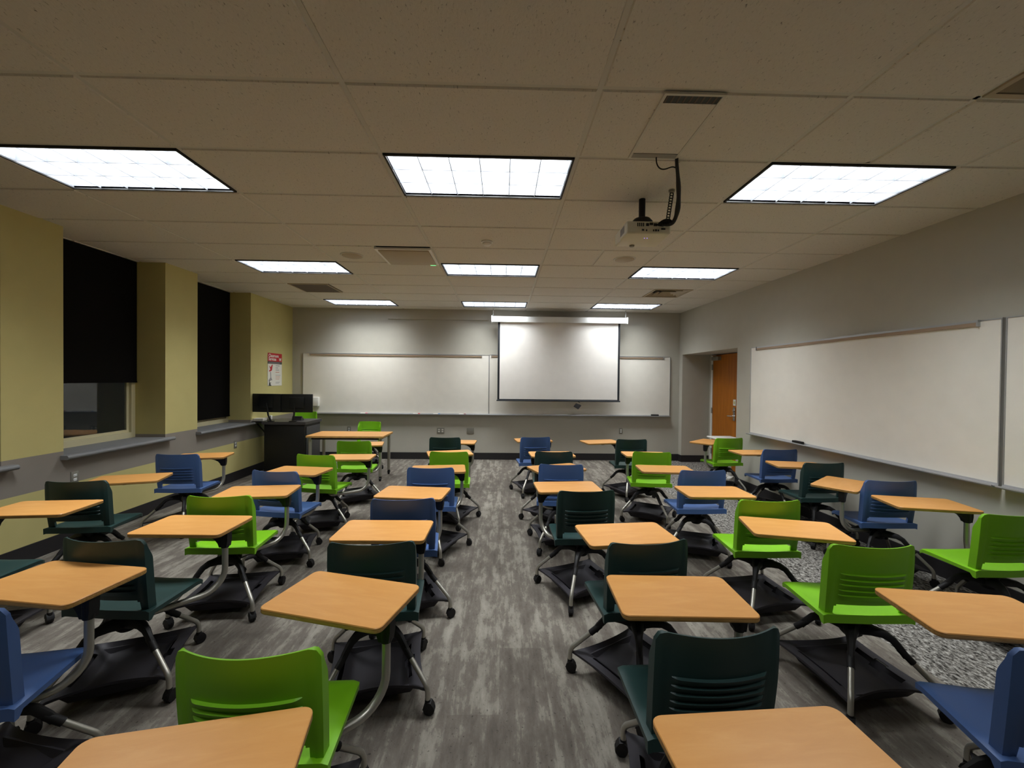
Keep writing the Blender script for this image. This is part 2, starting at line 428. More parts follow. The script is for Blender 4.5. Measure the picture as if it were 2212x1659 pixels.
# ceiling vents and devices
def square_frame(mb, hx, hy, w, z0, z1, m):
    mb.box(-hx, hx, -hy, -hy+w, z0, z1, m); mb.box(-hx, hx, hy-w, hy, z0, z1, m)
    mb.box(-hx, -hx+w, -hy+w, hy-w, z0, z1, m); mb.box(hx-w, hx, -hy+w, hy-w, z0, z1, m)
t = thing('ceiling_vent', 'brown perforated square air vent between the window-side ceiling lights', 'vent', (xg(-2)+.305, yg(7)+.305, ZC))
mb = MB(); mb.box(-.285, .285, -.285, .285, -.006, .004, 'vent'); mb.build('grille', t)
mb = MB(); square_frame(mb, .293, .293, .02, -.009, .006, 'beige'); mb.build('frame', t)
def diffuser(x, y, label):
    t = thing('ceiling_vent', label, 'vent', (x, y, ZC), 0, 'square air diffusers')
    mb = MB(); square_frame(mb, .293, .293, .03, -.006, .006, 'beige'); mb.build('frame', t)
    mb = MB()
    for k in range(3):
        a = .26-.075*k; b = a-.05; z = .05
        for q in range(4):
            c, s_ = math.cos(q*PI/2), math.sin(q*PI/2)
            P = [(-a, -a, 0), (a, -a, 0), (b, -b, z), (-b, -b, z)]
            vs = [(c*p[0]-s_*p[1], s_*p[0]+c*p[1], p[2]) for p in P]; vs += [(v[0], v[1], v[2]+.002) for v in vs]
            mb.add(vs, [(0,1,2,3), (7,6,5,4), (0,4,5,1), (1,5,6,2), (2,6,7,3), (3,7,4,0)], 'beige')
    mb.build('louver', t)
    mb = MB(); mb.box(-.27, .27, -.27, .27, .07, .08, 'black'); mb.build('duct_opening', t)
diffuser(xg(2.5)+.305, yg(7)+.305, 'beige square air diffuser with dark slots near the far ceiling light by the door')
diffuser(xg(2.5)+.305, yg(-1)+.305, 'dark slotted air diffuser at the top right edge of the view')
t = thing('ceiling_microphone', 'flat white square ceiling panel with a green light near the middle ceiling light', 'ceiling panel', (xg(-.5)+.305, yg(4)+.34, ZC-.004))
mb = MB(); mb.rbox(-.27, .27, -.27, .27, -.028, 0, 'beige', .01); mb.build('panel', t)
mb = MB(); square_frame(mb, .30, .30, .035, -.016, .004, 'white'); mb.build('frame', t)
mb = MB(); mb.box(.20, .26, -.284, -.27, -.026, -.006, 'ledm'); mb.build('status_light', t)
for o in t.children:
    if o.name.startswith('status_light'): o.location = (0, .55, 0)
for x, y, l in [(-1.714, 4.767, 'round flush ceiling speaker near the middle window-side ceiling light'), (1.375, 4.726, 'round flush ceiling speaker just beyond the projector')]:
    t = thing('ceiling_speaker', l, 'speaker', (x, y, ZC-.004), 0, 'round ceiling speakers')
    mb = MB(); mb.lathe([(.115, 0), (.115, -.004), (.10, -.009), (.02, -.011)], 'beige', 32); mb.build('grille', t)
    mb = MB(); mb.lathe([(.125, 0), (.127, -.004), (.119, -.008), (.113, -.006)], 'tee', 32); mb.build('rim', t)
t = thing('smoke_detector', 'small round smoke detector on the ceiling near the middle', 'smoke detector', (-.168, 4.207, ZC-.003))
mb = MB(); mb.lathe([(.055, 0), (.06, -.012), (.05, -.016)], 'white', 24); mb.build('base', t)
mb = MB(); mb.lathe([(.045, -.016), (.044, -.03), (.03, -.042), (.01, -.045)], 'white', 24); mb.build('sensor_head', t)

# ------------------------------------------------------------------ whiteboards
def board(name, label, L, z0, z1, rails, tr, rot, loc, jamb=True):
    """local: x along wall, -y into the room, z up"""
    t = thing(name, label, 'whiteboard', loc, rot, 'wall whiteboards')
    mb = MB(); mb.box(.008, L-.008, -.022, 0, z0, z1, 'board'); mb.build('panel', t)
    mb = MB()
    mb.box(0, L, -.026, 0, z1, z1+.010, 'alu'); mb.box(0, .008, -.027, 0, z0, z1, 'alu'); mb.box(L-.008, L, -.027, 0, z0, z1, 'alu')
    mb.build('frame', t)
    mb = MB(); a, b = rails
    mb.box(a, b, -.036, -.022, z1-.035, z1+.008, 'tan'); mb.box(a, b, -.038, -.0225, z1-.008, z1+.011, 'alu')
    mb.box(a-.012, a, -.045, -.02, z1-.04, z1+.012, 'alu'); mb.box(b, b+.012, -.045, -.02, z1-.04, z1+.012, 'alu')
    mb.build('tack_rail', t)
    mb = MB(); a, b = tr
    P = [(-.0, z0+.004), (-.0, z0-.022), (-.07, z0-.018), (-.085, z0-.006), (-.082, z0+.004), (-.068, z0-.004), (-.03, z0-.004), (-.024, z0+.012), (-.0, z0+.012)]
    n = len(P); vs = [(a, p, q) for p, q in P]+[(b, p, q) for p, q in P]
    mb.add(vs, [(k, (k+1) % n, n+(k+1) % n, n+k) for k in range(n)]+[list(range(n)), list(range(n, 2*n))[::-1]], 'alu')
    mb.build('marker_tray', t)
    return t
board('whiteboard', 'long whiteboard on the front wall left of the projection screen', 3.698, .912, 2.095, (.15, 3.54), (0, 3.698), 0, (-3.965, 8.4, 0))
board('whiteboard', 'long whiteboard on the front wall partly behind the projection screen', 3.67, .912, 2.102, (.05, 3.52), (0, 3.67), 0, (-.267, 8.4, 0))
ang = -PI/2+math.atan(.024)
def RW(y, off=0): return (XR(y)-off, y, 0)
board('whiteboard', 'large whiteboard on the right wall beside the door alcove', 3.015, .875, 2.112, (.15, 2.86), (0, 3.015), ang, RW(6.025))
board('whiteboard', 'whiteboard continuing out of view at the right edge of the picture', 3.0, .875, 2.112, (.15, 2.86), (0, 3.0), ang, RW(2.99))

def marker(x, c, label, y=8.345, z=.913):
    t = thing('marker', label, 'marker', (x, y, z+.006), 0, 'markers on the front tray')
    mb = MB(); mb.tube([(-.06, 0, 0), (.035, 0, 0)], .008, 'white', 10); mb.build('barrel', t)
    mb = MB(); mb.tube([(.035, 0, 0), (.075, 0, 0)], .0092, c, 10); mb.build('cap', t, label='%s cap' % c)
    return t
marker(-2.75, 'pink', 'pink capped marker alone on the left end of the front tray')
marker(-1.71, 'red', 'red capped marker on the front tray near the middle of the left board')
marker(-1.31, 'bluem', 'blue capped marker on the front tray between two red ones')
marker(-.80, 'maroon', 'dark red capped marker on the front tray nearest the board joint')
def eraser(loc, rot, label):
    t = thing('eraser', label, 'eraser', loc, rot, 'tray erasers')
    mb = MB(); mb.rbox(-.075, .075, -.022, .022, .012, .034, 'black', .004); mb.build('handle', t)
    mb = MB(); mb.box(-.073, .073, -.021, .021, 0, .012, 'pgrey'); mb.build('felt_pad', t)
eraser((3.09, 8.35, .908), 0, 'black eraser at the right end of the front tray')
eraser((XR(5.02)-.05, 5.02, .871), ang, 'black eraser on the tray of the right wall board')

# white box mounted on the left board
t = thing('marker_holder', 'white plastic holder box on the left end of the front board beside the monitors', 'holder', (-3.71, 8.36, 1.03))
mb = MB(); mb.rbox(-.085, .085, -.07, .018, .02, .20, 'white', .012); mb.build('box', t)
mb = MB(); mb.box(-.075, .075, -.085, -.06, 0, .03, 'plate'); mb.build('shelf', t)

# ------------------------------------------------------------------ projection screen
t = thing('projection_screen', 'pull-down white projection screen with black borders hanging from a white case', 'projection screen', (0, 8.15, 0))
mb = MB(); mb.prism([(-.05, 2.735), (.05, 2.735), (.055, 2.79), (.045, 2.845), (-.045, 2.845), (-.055, 2.79)], -.205, 2.425, 'casew', 'x'); mb.build('case', t)
mb = MB(); mb.rbox(-.225, -.205, -.06, .06, 2.725, 2.855, 'casew', .008); mb.build('end_cap', t)
mb = MB(); mb.rbox(2.425, 2.445, -.06, .06, 2.725, 2.855, 'casew', .008); mb.build('end_cap', t)
mb = MB()
for k in range(5): mb.box(2.27+k*.012, 2.278+k*.012, -.0562, -.054, 2.776, 2.786, 'pline')
mb.build('maker_mark', t)
mb = MB(); mb.box(-.055, 2.265, -.004, -.002, 1.235, 2.74, 'screen'); mb.build('screen_cloth', t)
mb = MB()
mb.box(-.095, -.055, -.004, -.002, 1.235, 2.74, 'navy'); mb.box(2.265, 2.305, -.004, -.002, 1.235, 2.74, 'navy'); mb.box(-.095, 2.305, -.0045, -.0015, 1.215, 1.237, 'navy')
mb.build('border', t)
mb = MB(); mb.tube([(-.11, -.003, 1.208), (2.32, -.003, 1.208)], .013, 'navy', 10); mb.build('bottom_bar', t)
for x in (-.19, 2.41):
    mb = MB()
    for k in range(5):
        zz = 2.87+k*.032; a = (k % 2)*PI/2
        pts = [(x+math.cos(q)*.009*math.cos(a), math.cos(q)*.009*math.sin(a), zz+math.sin(q)*.018) for q in [2*PI*s_/12 for s_ in range(13)]]
        mb.tube(pts, .003, 'chrome', 6, False)
    mb.tube([(x, 0, 2.845), (x, 0, 2.86)], .006, 'chrome', 8); mb.build('hanging_chain', t)
mb = MB(); mb.tube([(1.49, -.003, 1.20), (1.53, -.003, 1.175)], .005, 'navy', 8)
mb.prism([(1.40, 1.10), (1.45, 1.165), (1.535, 1.14), (1.555, 1.12), (1.495, 1.045)], -.01, .0, 'podtop', 'y'); mb.build('pull_tab', t)

# ------------------------------------------------------------------ wall plates
def outlet(loc, rot, label, gang=1, dark=False, name='wall_outlet', cat='outlet'):
    t = thing(name, label, cat, loc, rot, 'steel wall plates'); w = .036*gang+.002 if gang > 1 else .036
    mb = MB(); mb.rbox(-w, w, -.007, 0, -.058, .058, 'plate', .003); mb.build('cover_plate', t)
    mb = MB()
    for g in range(gang):
        cx = (g-(gang-1)/2)*.07*.6*gang/1.2 if gang > 1 else 0
        if dark: continue
        for dz in (-.02, .02):
            mb.rbox(cx-.016, cx+.016, -.011, -.006, dz-.013, dz+.013, 'paper' if gang > 1 else 'casew', .003)
            mb.box(cx-.008, cx-.005, -.0115, -.0105, dz-.005, dz+.006, 'port'); mb.box(cx+.005, cx+.008, -.0115, -.0105, dz-.005, dz+.006, 'port')
    if not dark: mb.build('socket', t)
    return t
outlet((-3.055, 8.4, .585), 0, 'steel wall outlet on the front wall above the light wooden table')
outlet((-1.228, 8.4, .575), 0, 'square double outlet on the front wall, left of the blank square plate', 2)
outlet((-.633, 8.4, .575), 0, 'blank square steel plate on the front wall', 2, True, 'wall_plate', 'wall plate')
outlet((2.416, 8.4, .595), 0, 'single wall outlet under the right part of the front board')
ang2 = PI/2+math.atan(.016)
outlet((XL(6.58), 6.58, .563), ang2, 'wall outlet low on the window wall beside the lectern')
outlet((XL(4.1), 4.10, .635), ang2, 'wall outlet on the grey band under the nearer full window')

# ------------------------------------------------------------------ poster
t = thing('poster', 'narrow red and white poster on the window wall beyond the far window', 'poster', (XL(7.735)+.003, 7.735, 1.46), ang2)
PW, PH = .243, .59
mb = MB(); mb.box(-PW, PW, -.002, 0, 0, PH, 'paper'); mb.build('sheet', t)
mb = MB(); mb.box(-PW, PW, -.0026, -.002, PH-.15, PH, 'red'); mb.build('header', t, label='red header block')
mb = MB(); mb.box(-PW, PW, -.0026, -.002, PH-.195, PH-.15, 'pgrey')
for k in range(2): mb.box(-PW+.02, PW-.03-.05*k, -.003, -.0026, PH-.17-.016*k, PH-.163-.016*k, 'pline')
mb.build('subtitle_band', t)
def text(s, size, x, z, m, parent, name='lettering', bold=.0):
    cu = bpy.data.curves.new(name, 'FONT'); cu.body = s; cu.size = size; cu.extrude = .0004; cu.offset = bold; cu.resolution_u = 3
    tmp = bpy.data.objects.new('tmp', cu); COL.objects.link(tmp)
    dg = bpy.context.evaluated_depsgraph_get(); me = bpy.data.meshes.new_from_object(tmp.evaluated_get(dg))
    bpy.data.objects.remove(tmp)
    me.materials.clear(); me.materials.append(M[m])
    o = bpy.data.objects.new(name, me); COL.objects.link(o); o.parent = parent
    o.rotation_euler = (PI/2, 0, 0); o.location = (x, -.0032, z)
    return o
text('Classroom', .078, -PW+.025, PH-.072, 'paper', t, bold=.002)
text('Services', .078, -PW+.025, PH-.132, 'paper', t, bold=.002)
text('W', .07, PW-.10, PH-.132, 'paper', t, 'letter_mark', .004)
mb = MB()  # red bird shape and grey stand below it
mb.prism([(-.20, .365), (-.15, .335), (-.115, .37), (-.095, .385), (-.08, .375), (-.09, .34), (-.105, .28), (-.14, .262), (-.205, .255), (-.19, .28), (-.155, .29), (-.17, .32)], -.0027, -.002, 'red', 'y')
mb.build('bird_figure', t)
mb = MB()
mb.prism([(-.165, .25), (-.14, .25), (-.13, .15), (-.09, .10), (-.13, .10), (-.16, .08), (-.19, .12), (-.155, .15)], -.0027, -.002, 'pline', 'y')
mb.prism([(-.21, .11), (-.185, .11), (-.18, .06), (-.12, .055), (-.16, .04), (-.12, .0), (-.21, .0), (-.20, .05)], -.0027, -.002, 'pgrey', 'y')
mb.build('stand_figure', t)
mb = MB()
for k, (z, l, c) in enumerate([(.36, .14, 'pline'), (.32, .09, 'pline'), (.28, .12, 'pline'), (.24, .13, 'pred'), (.19, .17, 'pline'), (.165, .15, 'pred'), (.14, .15, 'pred'), (.115, .13, 'pred'), (.06, .15, 'pline'), (.04, .12, 'pline')]):
    mb.box(.02, .02+l, -.0026, -.002, z, z+(.012 if k < 4 else .007), c)
mb.build('small_print', t)

# ------------------------------------------------------------------ door
DXp = lambda y: XR(y)+OD
d = thing('door_1', 'orange oak classroom door at the back of the alcove', None, kind='structure')
def dslab(mb, y0, y1, z0, z1, m, d0, d1): rslab(mb, y0, y1, z0, z1, m, OD+d0, OD+d1)
mb = MB(); dslab(mb, 7.255, 8.14, .01, 2.135, 'door', .0, .04); mb.build('door_leaf', d)
mb = MB(); dslab(mb, 8.14, 8.19, 0, 2.16, 'casew', -.015, .06); dslab(mb, 7.20, 7.25, 0, 2.16, 'casew', -.015, .06)
mb.build('door_frame', d)
for z in (.25, 1.05, 1.9):
    mb = MB(); dslab(mb, 8.125, 8.16, z-.055, z+.055, 'plate', -.022, -.012); mb.build('hinge', d)
mb = MB(); dslab(mb, 7.36, 7.42, .92, 1.16, 'chrome', -.012, 0)
x = DXp(7.39)
mb.tube([(x-.005, 7.39, 1.0), (x-.055, 7.39, 1.0), (x-.06, 7.41, 1.0), (x-.06, 7.52, .995)], .011, 'chrome', 10)
mb.tube([(x-.012, 7.39, 1.10), (x-.03, 7.39, 1.10)], .018, 'chrome', 14); mb.build('door_handle', d)
mb = MB(); dslab(mb, 7.35, 7.43, 1.19, 1.30, 'paper', -.006, 0); dslab(mb, 7.37, 7.41, 1.22, 1.27, 'yellow', -.008, -.006); mb.build('notice', d)
mb = MB(); dslab(mb, 7.86, 8.10, 2.03, 2.10, 'plate', -.06, 0); x = DXp(7.9)
mb.tube([(x-.05, 7.95, 2.11), (x-.22, 7.78, 2.115)], .008, 'plate', 8); mb.build('door_closer', d)

# white side table by the alcove
t = thing('side_table', 'small white pedestal side table standing in front of the door behind the farthest green chair', 'side table', (3.76, 6.98, 0))
mb = MB(); mb.rbox(-.21, .21, -.16, .16, .655, .68, 'white', .01); mb.build('tabletop', t)
mb = MB(); mb.rbox(.08, .14, -.02, .02, .03, .655, 'white', .008); mb.build('post', t)
mb = MB()
mb.prism([(.14, .03), (.09, .035), (-.10, .22), (-.08, .24), (-.04, .22), (.13, .07)], .0, .03, 'white', 'z')
mb.prism([(.14, -.03), (.09, -.035), (-.06, -.22), (-.02, -.24), (.02, -.22), (.15, -.06)], .0, .03, 'white', 'z')
mb.box(.07, .15, -.05, .05, 0, .03, 'white'); mb.build('foot', t)

# ------------------------------------------------------------------ projector
t = thing('ceiling_plate', 'suspended ceiling access plate with a dark grille strip above the projector', 'ceiling plate', (.912, 2.28, ZC-.006))
mb = MB(); square_frame(mb, .15, .295, .014, -.008, .004, 'tee'); mb.build('frame', t)
mb = MB(); mb.box(-.136, .136, -.22, .235, -.004, .003, 'tile'); mb.build('panel', t)
mb = MB(); mb.box(-.136, .136, -.281, -.22, -.002, .003, 'pgrey')
for k in range(9): mb.box(-.13+k*.03, -.122+k*.03, -.279, -.222, -.004, -.001, 'vent')
mb.build('grille_strip', t)
mb = MB(); mb.box(-.136, .136, .235, .281, -.008, .003, 'plate'); mb.build('cable_strip', t)

t = thing('projector', 'off-white projector hanging below the ceiling on a short black pole', 'projector', (1.05, 3.165, 0))
mb = MB(); mb.rbox(-.165, .165, -.155, .155, 2.690, 2.782, 'proj', .014, 3); mb.build('body', t)
mb = MB()
for k in range(4): mb.box(-.085+k*.014, -.077+k*.014, -.1565, -.154, 2.742, 2.768, 'port')
for (a, b, z0, z1) in [(-.02, .0, 2.745, 2.765), (.005, .03, 2.752, 2.770), (.035, .06, 2.745, 2.765), (.066, .075, 2.748, 2.760), (-.05, -.035, 2.710, 2.722), (-.02, -.012, 2.708, 2.720), (.03, .04, 2.708, 2.720), (.046, .058, 2.708, 2.722), (.064, .074, 2.708, 2.720), (.09, .12, 2.72, 2.73), (.085, .10, 2.752, 2.768)]:
    mb.box(a, b, -.1585, -.154, z0, z1, 'port')
mb.build('connector_panel', t)
mb = MB()
for k in range(9): mb.box(-.1665, -.163, -.11+k*.012, -.105+k*.012, 2.71, 2.762, 'pline')
mb.build('side_vent', t)
mb = MB(); mb.tube([(-.075, .155, 2.735), (-.075, .175, 2.735)], .035, 'port', 20); mb.build('lens', t)
mb = MB(); mb.lathe([(.02, 0), (.018, -.012), (.01, -.014)], 'plate', 16, (-.04, .11, 2.690)); mb.build('levelling_foot', t)
for dx in (-.0, .022):
    mb = MB(); mb.lathe([(.0035, 0), (.003, -.0015)], 'ledb', 8, (dx, -.06, 2.6895)); mb.build('status_light', t)
mb = MB(); mb.tube([(0, 0, 2.83), (0, 0, ZC+.01)], .024, 'black', 20); mb.build('pole', t)
mb = MB(); mb.lathe([(.085, 2.784), (.085, 2.80), (.078, 2.83), (.06, 2.852), (.045, 2.858), (.028, 2.862)], 'black', 24)
for a in range(4):
    c, s_ = math.cos(PI/4+a*PI/2), math.sin(PI/4+a*PI/2)
    mb.tube([(.05*c, .05*s_, 2.80), (.11*c, .11*s_, 2.785)], .009, 'black', 8)
mb.build('mount', t)
t = thing('cable', 'thick black sleeved cable hanging from the ceiling plate to the projector', 'cable')
def bez(P, n=28):
    out = []
    for k in range(n+1):
        tt = k/n; Q = [Vector(p) for p in P]
        while len(Q) > 1: Q = [Q[i].lerp(Q[i+1], tt) for i in range(len(Q)-1)]
        out.append(Q[0])
    return out
mb = MB(); pts = bez([(1.06, 2.56, ZC-.012), (1.075, 2.60, 2.93), (1.22, 2.84, 2.90), (1.25, 2.96, 2.70), (1.20, 2.98, 2.74), (1.14, 2.99, 2.752)])
rs = [.010+.006*math.sin(PI*k/28)**2*(1+.3*math.sin(k)) for k in range(29)]
mb.tube(pts, .012, 'black', 10, rs=rs); mb.build('sleeve', t)
mb = MB(); mb.tube(bez([(.93, 2.55, ZC-.012), (.93, 2.57, 2.93), (1.0, 2.60, 2.91), (1.03, 2.60, 2.985), (1.066, 2.585, 2.95)]), .004, 'black', 8); mb.build('thin_wire', t)
mb = MB()
for k in range(8): 
    a = k*.9; mb.tube(bez([(1.11+.01*math.sin(a), 3.0, 2.752), (1.15, 2.97+.01*k, 2.80-.008*k), (1.20, 2.96, 2.78-.004*k), (1.21, 2.97, 2.75)], 10), .005, 'black', 6)
mb.build('cable_bundle', t)
t = thing('security_chain', 'dark chain dropping from the ceiling beside the projector', 'chain', (1.21, 3.0, 0))
mb = MB(); mb.lathe([(.022, ZC-.004), (.02, ZC-.02), (.008, ZC-.024)], 'plate', 16); mb.build('ceiling_hook', t)
mb = MB(); n = 11
for k in range(n):
    zz = ZC-.036-k*.0195; xx = -.006*k/2.2
    for sgn in (-1, 1):
        mb.tube([(xx+sgn*.009, 0, zz+.013), (xx+sgn*.012, .002, zz), (xx+sgn*.009, 0, zz-.013)], .0042, 'port', 6)
    mb.tube([(xx-.009, 0, zz+.011), (xx+.009, 0, zz+.011)], .0042, 'port', 6)
mb.build('links', t)

# ------------------------------------------------------------------ lectern with monitors
t = thing('lectern', 'black media lectern in the corner by the window wall', 'lectern', (-3.555, 7.2, 0))
mb = MB(); mb.rbox(-.34, .32, -.29, .29, .0, .84, 'podium', .006); mb.build('cabinet', t)
mb = MB(); mb.prism([(-.31, .84), (.31, .84), (.31, .885), (-.31, .885)], -.37, .34, 'podtop', 'x'); mb.build('top', t)
mb = MB(); mb.rbox(.322, .335, -.25, .25, .08, .80, 'podtop', .004); mb.build('side_door', t)
mb = MB(); mb.rbox(-.60, -.375, -.20, .24, .855, .88, 'podium', .004); mb.tube([(-.375, -.1, .62), (-.58, -.1, .855)], .012, 'black', 8); mb.build('side_shelf', t)
ZM = .895
def monitor(x, y, rot, label):
    t = thing('monitor', label, 'monitor', (x, y, ZM-.006), rot, 'lectern monitors')
    mb = MB(); mb.rbox(-.247, .247, -.02, .012, .145, .45, 'monit', .006); mb.build('shell', t)
    mb = MB(); mb.rbox(-.12, .12, -.045, -.018, .22, .40, 'monit', .01); mb.build('rear_housing', t)
    mb = MB(); mb.box(-.24, .24, .0115, .0135, .155, .442, 'port'); mb.build('display_panel', t)
    return t
m1 = monitor(-3.905, 7.02, math.radians(-6), 'black widescreen monitor on the left of the lectern, seen from behind')
mb = MB(); mb.tube([(.02, -.05, .30), (.06, -.06, .10), (.10, -.05, .004)], .014, 'monit', 10); mb.lathe([(.055, .0), (.055, .008), (.02, .012)], 'monit', 20, (.10, -.05, 0)); mb.build('stand_arm', m1)
m2 = monitor(-3.41, 7.02, math.radians(5), 'black widescreen monitor on the right of the lectern, seen from behind')
mb = MB(); mb.tube([(-.03, -.04, .30), (-.03, -.05, .12), (-.05, -.05, .004)], .014, 'monit', 10); mb.lathe([(.06, .0), (.06, .008), (.02, .012)], 'monit', 20, (-.05, -.05, 0)); mb.build('stand_arm', m2)
for o in bpy.data.objects:
    if o.name.startswith('stand_arm'): pass
t = thing('touch_panel', 'small tilted grey touch panel on the lectern top under the right monitor', 'touch panel', (-3.47, 7.16, .885))
mb = MB(); mb.prism([(-.05, 0), (.05, 0), (.055, .012), (-.01, .075), (-.022, .07)], -.08, .08, 'podtop', 'x'); mb.build('housing', t)
mb = MB(); mb.add([(-.07, .0505, .02), (.07, .0505, .02), (.07, -.002, .07), (-.07, -.002, .07)], [(0, 1, 2, 3)], 'port'); mb.build('display_panel', t)
for k, (x, y, z, a, b, c, l) in enumerate([(-4.10, 7.12, .882, .10, .06, .05, 'white stack of papers on the lectern side shelf'), (-4.02, 7.32, .882, .05, .05, .07, 'small white box behind the papers on the lectern side shelf')]):
    t = thing('paper_stack' if k == 0 else 'small_box', l, 'papers' if k == 0 else 'box', (x, y, z))
    mb = MB()
    if k == 0:
        for q in range(6): mb.box(-a+.004*(q % 3), a+.003*(q % 2), -b, b, q*.007, q*.007+.006, 'paper')
        mb.build('sheets', t)
    else: mb.rbox(-a/2, a/2, -b/2, b/2, 0, c, 'white', .005); mb.build('carton', t)

# ------------------------------------------------------------------ table by the lectern
t = thing('table', 'rectangular wooden table on silver caster legs beside the lectern', 'table', (-2.45, 6.83, 0))
def rrect(hx, hy, r, n=5):
    P = []
    for cx, cy, a0 in [(hx-r, hy-r, 0), (-hx+r, hy-r, 90), (-hx+r, -hy+r, 180), (hx-r, -hy+r, 270)]:
        for k in range(n+1):
            a = math.radians(a0+90*k/n); P.append((cx+r*math.cos(a), cy+r*math.sin(a)))
    return P
mb = MB(); mb.prism(rrect(.60, .305, .02), .683, .71, 'edge', mtop='wood'); mb.build('tabletop', t)
mb = MB(); square_frame(mb, .55, .26, .03, .65, .683, 'black'); mb.build('under_frame', t)
for sx in (-1, 1):
    for sy in (-1, 1):
        mb = MB(); mb.tube([(sx*.545, sy*.25, .683), (sx*.545, sy*.25, .075)], .024, 'tubem', 16); lg = mb.build('leg', t)
        mb = MB(); mb.tube([(sx*.545-.012, sy*.25, .03), (sx*.545+.012, sy*.25, .03)], .03, 'black', 18)
        mb.prism([(-.03, .035), (.0, .078), (.022, .06), (.03, .035)], sx*.545-.018, sx*.545+.018, 'black', 'x')
        mb.v = [(p[0], p[1]+(sy*.25 if abs(p[1]) < .04 else 0), p[2]) for p in mb.v]
        mb.build('caster', lg)

# ------------------------------------------------------------------ chair meshes
def seat_mesh(m):
    nu, nv = 24, 22; mb = MB()
    def xy(i, j):
        u = -1+2*i/nu; v = j/nv
        hw = .232-.022*v
        e = max(0, (v-.86)/.14); hw2 = hw-.035*e*e
        return u*hw2, v*.40, u, v
    def z(u, v):
        d = .452-.012*(1-u*u)*math.sin(PI*min(1, v*1.1))-.004*(1-abs(u))
        if v > .80: d -= .035*((v-.80)/.2)**2
        if abs(u) > .93: d -= .006*((abs(u)-.93)/.07)
        return d
    def top(i, j): x, y, u, v = xy(i, j); return (x, y, z(u, v))
    def bot(i, j):
        x, y, u, v = xy(i, j); t = .010
        if j == 0 or j == 1: t = .044
        elif i in (0, 1, nu-1, nu): t = .022
        return (x*(1 if 0 < i < nu else .995), y, z(u, v)-t)
    mb.shell(top, bot, nu, nv, m)
    return mb.mesh('seat', 50)

def back_mesh(m):
    nu, nv = 40, 124; mb = MB(); z0, z1 = .440, .815; hw = .213; rc = .03
    ledges = [.668, .639, .610, .581, .552]
    def pt(i, j):
        u = -1+2*i/nu; x = u*hw
        zt = z1
        if abs(x) > hw-rc: q = (abs(x)-(hw-rc))/rc; zt = z1-rc*(1-math.sqrt(max(0, 1-q*q)))
        zz = z0+(zt-z0)*j/nv
        s_ = (zz-z0)/(z1-z0)
        y = .030-.030*s_-.064*(1-u*u)*(s_**.65)-.006*math.sin(PI*s_)
        xs = x*(1+.02*math.sin(PI*s_)-.01*(1-s_))
        # rearward louvers
        off = 0
        if abs(x) < .158 and .522 < zz < .672:
            for L in ledges:
                if zz <= L and zz > L-.0285: off = .012*(1-(L-zz)/.0285)
            edge = min(1, (.158-abs(x))/.012); off *= edge
        return xs, y, zz, off, u
    def fl(u): return .016*min(1, max(0, (abs(u)-.84)/.05))
    def g(zz): q = min(1, max(0, (.79-zz)/.09)); return q*q*(3-2*q)
    def rear(i, j):
        x, y, zz, off, u = pt(i, j); return (x, y-.003-off-fl(u)*.35, zz)
    def front(i, j):
        x, y, zz, off, u = pt(i, j); return (x, y+.003-off+fl(u)*(.3+1.7*g(zz)), zz)
    def keep(i, j):
        zz = z0+(z1-z0)*(j+.5)/nv; u = abs(-1+2*(i+.5)/nu)
        if zz < .497:
            lim = .79 if zz < .485 else .79-.06*(zz-.485)/.012
            return u > lim
        return True
    mb.shell(rear, front, nu, nv, m, keep)
    return mb.mesh('backrest', 40)

def top_mesh():
    mb = MB(); P = rrect(.27, .17, .03, 6)
    P2 = [(x*.992, y*.988) for x, y in P]; n = len(P)
    z = [.688, .692, .7035, .7045, .7075, .710]
    rings = [P2, P, P, P, P, P2]; mats = ['edge', 'edge', 'seam', 'wood', 'wood']
    for k in range(5):
        vs = [(x, y, z[k]) for x, y in rings[k]]+[(x, y, z[k+1]) for x, y in rings[k+1]]
        mb.add(vs, [(i, (i+1) % n, n+(i+1) % n, n+i) for i in range(n)], mats[k], True)
    mb.add([(x, y, z[5]) for x, y in P2], [list(range(n))], 'wood'); mb.add([(x, y, z[0]) for x, y in P2], [list(range(n))[::-1]], 'black')
    return mb.mesh('tabletop', 40)

PX, PYL = .235, -.06
def bracket_mesh(s):
    mb = MB()
    P = [(-.02, .688), (.262, .688), (.262, .640), (.256, .600), (.212, .600), (.204, .622), (.185, .646), (.15, .665), (.10, .677), (.04, .681), (-.02, .681)]
    P = [(s*x, z) for x, z in P]
    mb.prism(P, PYL-.021, PYL+.021, 'black', 'y')
    mb.box(min(s*-.02, s*.10), max(s*-.02, s*.10), PYL-.06, PYL+.08, .682, .689, 'black')
    mb.lathe([(.035, .684), (.035, .672), (.022, .668)], 'black', 20, (0, PYL, 0))
    return mb.mesh('bracket', 40)

